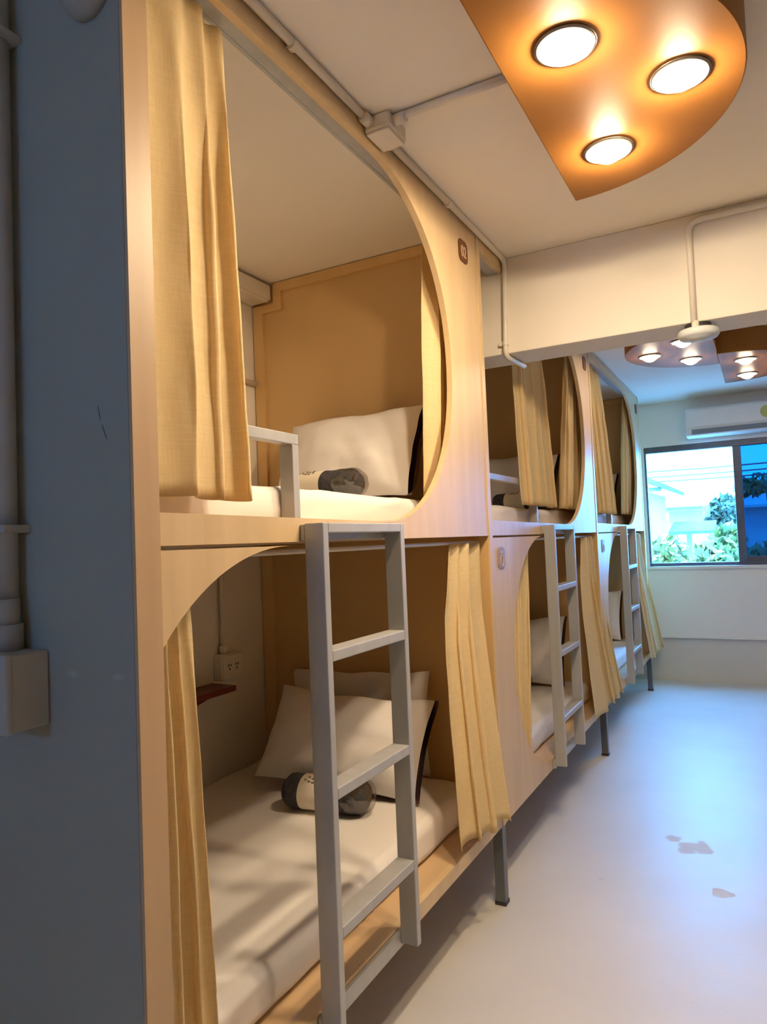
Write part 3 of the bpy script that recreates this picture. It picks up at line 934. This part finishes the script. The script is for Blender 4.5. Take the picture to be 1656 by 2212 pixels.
# pipe, box and bell on the slate blue wall
cp = thing('wall_conduit', 'thick pipe running down the slate blue wall into a box', 'pipe', (-.292, .80, 1.19))
bm = bmesh.new(); tube(bm, [(-.292, .797, 2.52), (-.292, .797, 1.232)], .0205, 16)
link('pipe_run', bm, 'box', cp, smooth=True)
for z, h_, r_ in ((1.232, .045, .026), (1.186, .046, .031)):
    bm = bmesh.new(); tube(bm, [(-.292, .792, z), (-.292, .792, z + h_)], r_, 16)
    link('pipe_coupling', bm, 'box', cp, smooth=True)
for z in (1.402, 2.315):
    link('pipe_clip', bx(-.318, -.258, .772, .8225, z - .007, z + .007), 'box', cp, bevel=.002)
sb = thing('switch_box', 'square cream box, darkened for shade, at the foot of the pipe on the blue wall', 'electrical box', (-.27, .78, 1.05))
link('box_body', bx(-.345, -.214, .752, .8225, 1.055, 1.186), 'box', sb, bevel=.004)
link('box_cover', bx(-.347, -.212, .740, .752, 1.053, 1.188), 'box', sb, bevel=.004)
bl = thing('wall_bell', 'brownish dome high on the slate blue wall', 'bell', (-.067, .822, 2.33))
bm = bmesh.new(); lathe(bm, [(.052, -.0005), (.052, -.014), (.046, -.030), (.030, -.042), (.012, -.047), (0, -.048)], (-.070, .823, 2.330), 32, 'y')
link('bell_dome', bm, 'box', bl, smooth=True)
bm = bmesh.new(); lathe(bm, [(.012, -.046), (.012, -.054), (.0, -.056)], (-.070, .823, 2.330), 16, 'y')
link('bell_button', bm, 'box', bl, smooth=True)

# ------------------------------------------------------------------ air conditioner
ac = thing('air_conditioner', 'white air conditioner on the wall above the window', 'air conditioner', (.78, 6.8, 2.16))
pts = [(YF - .001, 2.165), (YF - .001, 2.415), (6.70, 2.415), (6.675, 2.40), (6.672, 2.24), (6.70, 2.175), (6.73, 2.160)]
link('ac_body', prism(bmesh.new(), pts, 0, .352, 1.20), 'acwhite', ac, bevel=.008)
link('front_panel', prism(bmesh.new(), [(6.6715, 2.385), (6.6655, 2.385), (6.6655, 2.245), (6.6715, 2.24)], 0, .362, 1.19), 'acwhite', ac, bevel=.002)
link('air_flap', prism(bmesh.new(), [(6.676, 2.222), (6.693, 2.184), (6.690, 2.182), (6.672, 2.222)], 0, .40, 1.15), 'acdark', ac)
bm = bmesh.new(); lathe(bm, [(.052, 0), (.052, -.0015)], (.985, 6.6655, 2.315), 32, 'y')
link('efficiency_sticker', bm, 'sticker', ac)

# ------------------------------------------------------------------ outside the window
struct('ground', bx(-30, 30, 7.2, 70, -3.3, -3.2), 'extground')


def leaves(bm, c, r, n, size, seed):
    rnd = random.Random(seed)
    for _ in range(n):
        v = Vector((rnd.gauss(0, 1), rnd.gauss(0, 1), rnd.gauss(0, 1))).normalized() * (rnd.random() ** .4)
        p = Vector((c[0] + v.x * r[0], c[1] + v.y * r[1], c[2] + v.z * r[2]))
        a = Vector((rnd.gauss(0, 1), rnd.gauss(0, 1), rnd.gauss(0, 1))).normalized()
        b = a.orthogonal().normalized()
        s = size * (.6 + .8 * rnd.random())
        q = [bm.verts.new(p + a * s), bm.verts.new(p + b * s * .5), bm.verts.new(p - a * s), bm.verts.new(p - b * s * .5)]
        bm.faces.new(q)


def shrub(name, label, cat, base_, blobs, mat, size, n, seed, group):
    t = thing(name, label, cat, base_, group)
    bm = bmesh.new()
    top = max(b[0][2] for b in blobs)
    tube(bm, [base_, (base_[0] + .05, base_[1], (base_[2] + top) / 2), (blobs[0][0][0], blobs[0][0][1], top)], [.12, .09, .03], 8)
    link('trunk', bm, 'bark', t)
    bm = bmesh.new()
    for i, (c, r) in enumerate(blobs): leaves(bm, c, r, n, size, seed + i)
    link('foliage', bm, mat, t)
    return t


GB = 'bushes and trees outside the window'
shrub('bush', 'pale green bush outside, below the teal awning roof', 'bush', (-.75, 15.0, -3.2), [((-.80, 15, .75), (.42, .5, .55)), ((-.95, 15.2, .35), (.4, .5, .6))], 'leaf3', .10, 420, 1, GB)
shrub('bush', 'big light green bush outside, against the window mullion', 'bush', (.05, 14.0, -3.2), [((.05, 14, .72), (.42, .5, .45)), ((.32, 14.2, 1.05), (.3, .4, .38)), ((-.18, 14.1, .35), (.5, .5, .5))], 'leaf', .10, 420, 11, GB)
shrub('tree', 'bluish green tree outside, above the end of the teal awning', 'tree', (.15, 21.0, -3.2), [((.05, 21, 1.85), (.40, .5, .42)), ((-.25, 21, 1.65), (.25, .4, .40))], 'leaf2', .12, 260, 21, GB)
shrub('tree', 'tall tree outside, seen through the blue pane', 'tree', (1.2, 22.0, -3.2), [((1.0, 22, 2.55), (.8, .8, .30)), ((.6, 22, 2.45), (.4, .6, .25)), ((1.9, 22.3, 2.6), (.8, .8, .45))], 'leaf', .10, 230, 31, GB)
shrub('bush', 'low bush outside, at the foot of the blue pane', 'bush', (1.1, 13.0, -3.2), [((1.0, 13, .75), (.5, .5, .35)), ((1.5, 13.2, .6), (.5, .5, .5))], 'leaf', .10, 380, 41, GB)

hs = thing('neighbour_house', 'white house outside with a grey roof, at the window edge', 'house', (-2.6, 17, -3.2), 'houses outside the window')
link('house_wall', bx(-4.6, -1.35, 16.2, 20, -3.2, 2.25), 'extwall', hs)
link('roof', prism(bmesh.new(), [(-5.2, 2.15), (-3.0, 3.35), (-.92, 2.36), (-.95, 2.27), (-3.0, 3.2), (-5.2, 2.05)], 1, 15.7, 20.4), 'extroof', hs)
link('eave_board', bx(-1.5, -.95, 15.8, 15.9, 2.20, 2.28), 'extroof', hs)
wn = link('window', bx(-1.95, -1.50, 16.17, 16.21, 1.0, 1.75), 'extroof', hs)
link('pane', bx(-1.90, -1.55, 16.15, 16.18, 1.05, 1.70), 'glass', wn)
hb = thing('low_house', 'long pale house outside with a low roof behind the teal awning', 'house', (0, 31, -3.2), 'houses outside the window')
link('house_wall', bx(-2.4, 3.0, 30, 36, -3.2, 2.2), 'extwall', hb)
link('roof', prism(bmesh.new(), [(29.4, 2.2), (33, 2.75), (36.6, 2.2), (36.6, 2.1), (29.4, 2.1)], 0, -2.6, 3.3), 'extwall', hb)
link('gutter', bx(-2.6, -.2, 29.3, 29.4, 2.16, 2.26), 'extroof', hb)
aw = thing('awning', 'teal awning roof on white posts outside the window', 'awning', (-.4, 16, -3.2))
link('awning_roof', prism(bmesh.new(), [(15.4, 1.33), (16.6, 1.54), (16.6, 1.50), (15.4, 1.27)], 0, -.82, .02), 'teal', aw)
for xx in (-.75, -.48, -.05):
    link('awning_post', bx(xx - .05, xx + .05, 15.95, 16.05, -3.2, 1.38), 'extwall', aw)
for k, (z, y, lb) in enumerate(((2.27, 14.0, 'dark overhead cable outside, crossing the window, lowest of the cables'), (2.33, 13.6, 'dark overhead cable outside, crossing the window, between two others'), (2.40, 13.2, 'dark overhead cable outside, crossing the window, topmost of the cables'))):
    bm = bmesh.new()
    tube(bm, [(-6 + 12 * i / 16, y, z + .25 * ((i - 8) / 8) ** 2) for i in range(17)], .014, 6)
    tag(link('overhead_cable', bm, 'cable', None, origin=(0, y, z)), lb, 'cable', 'overhead cables outside the window')
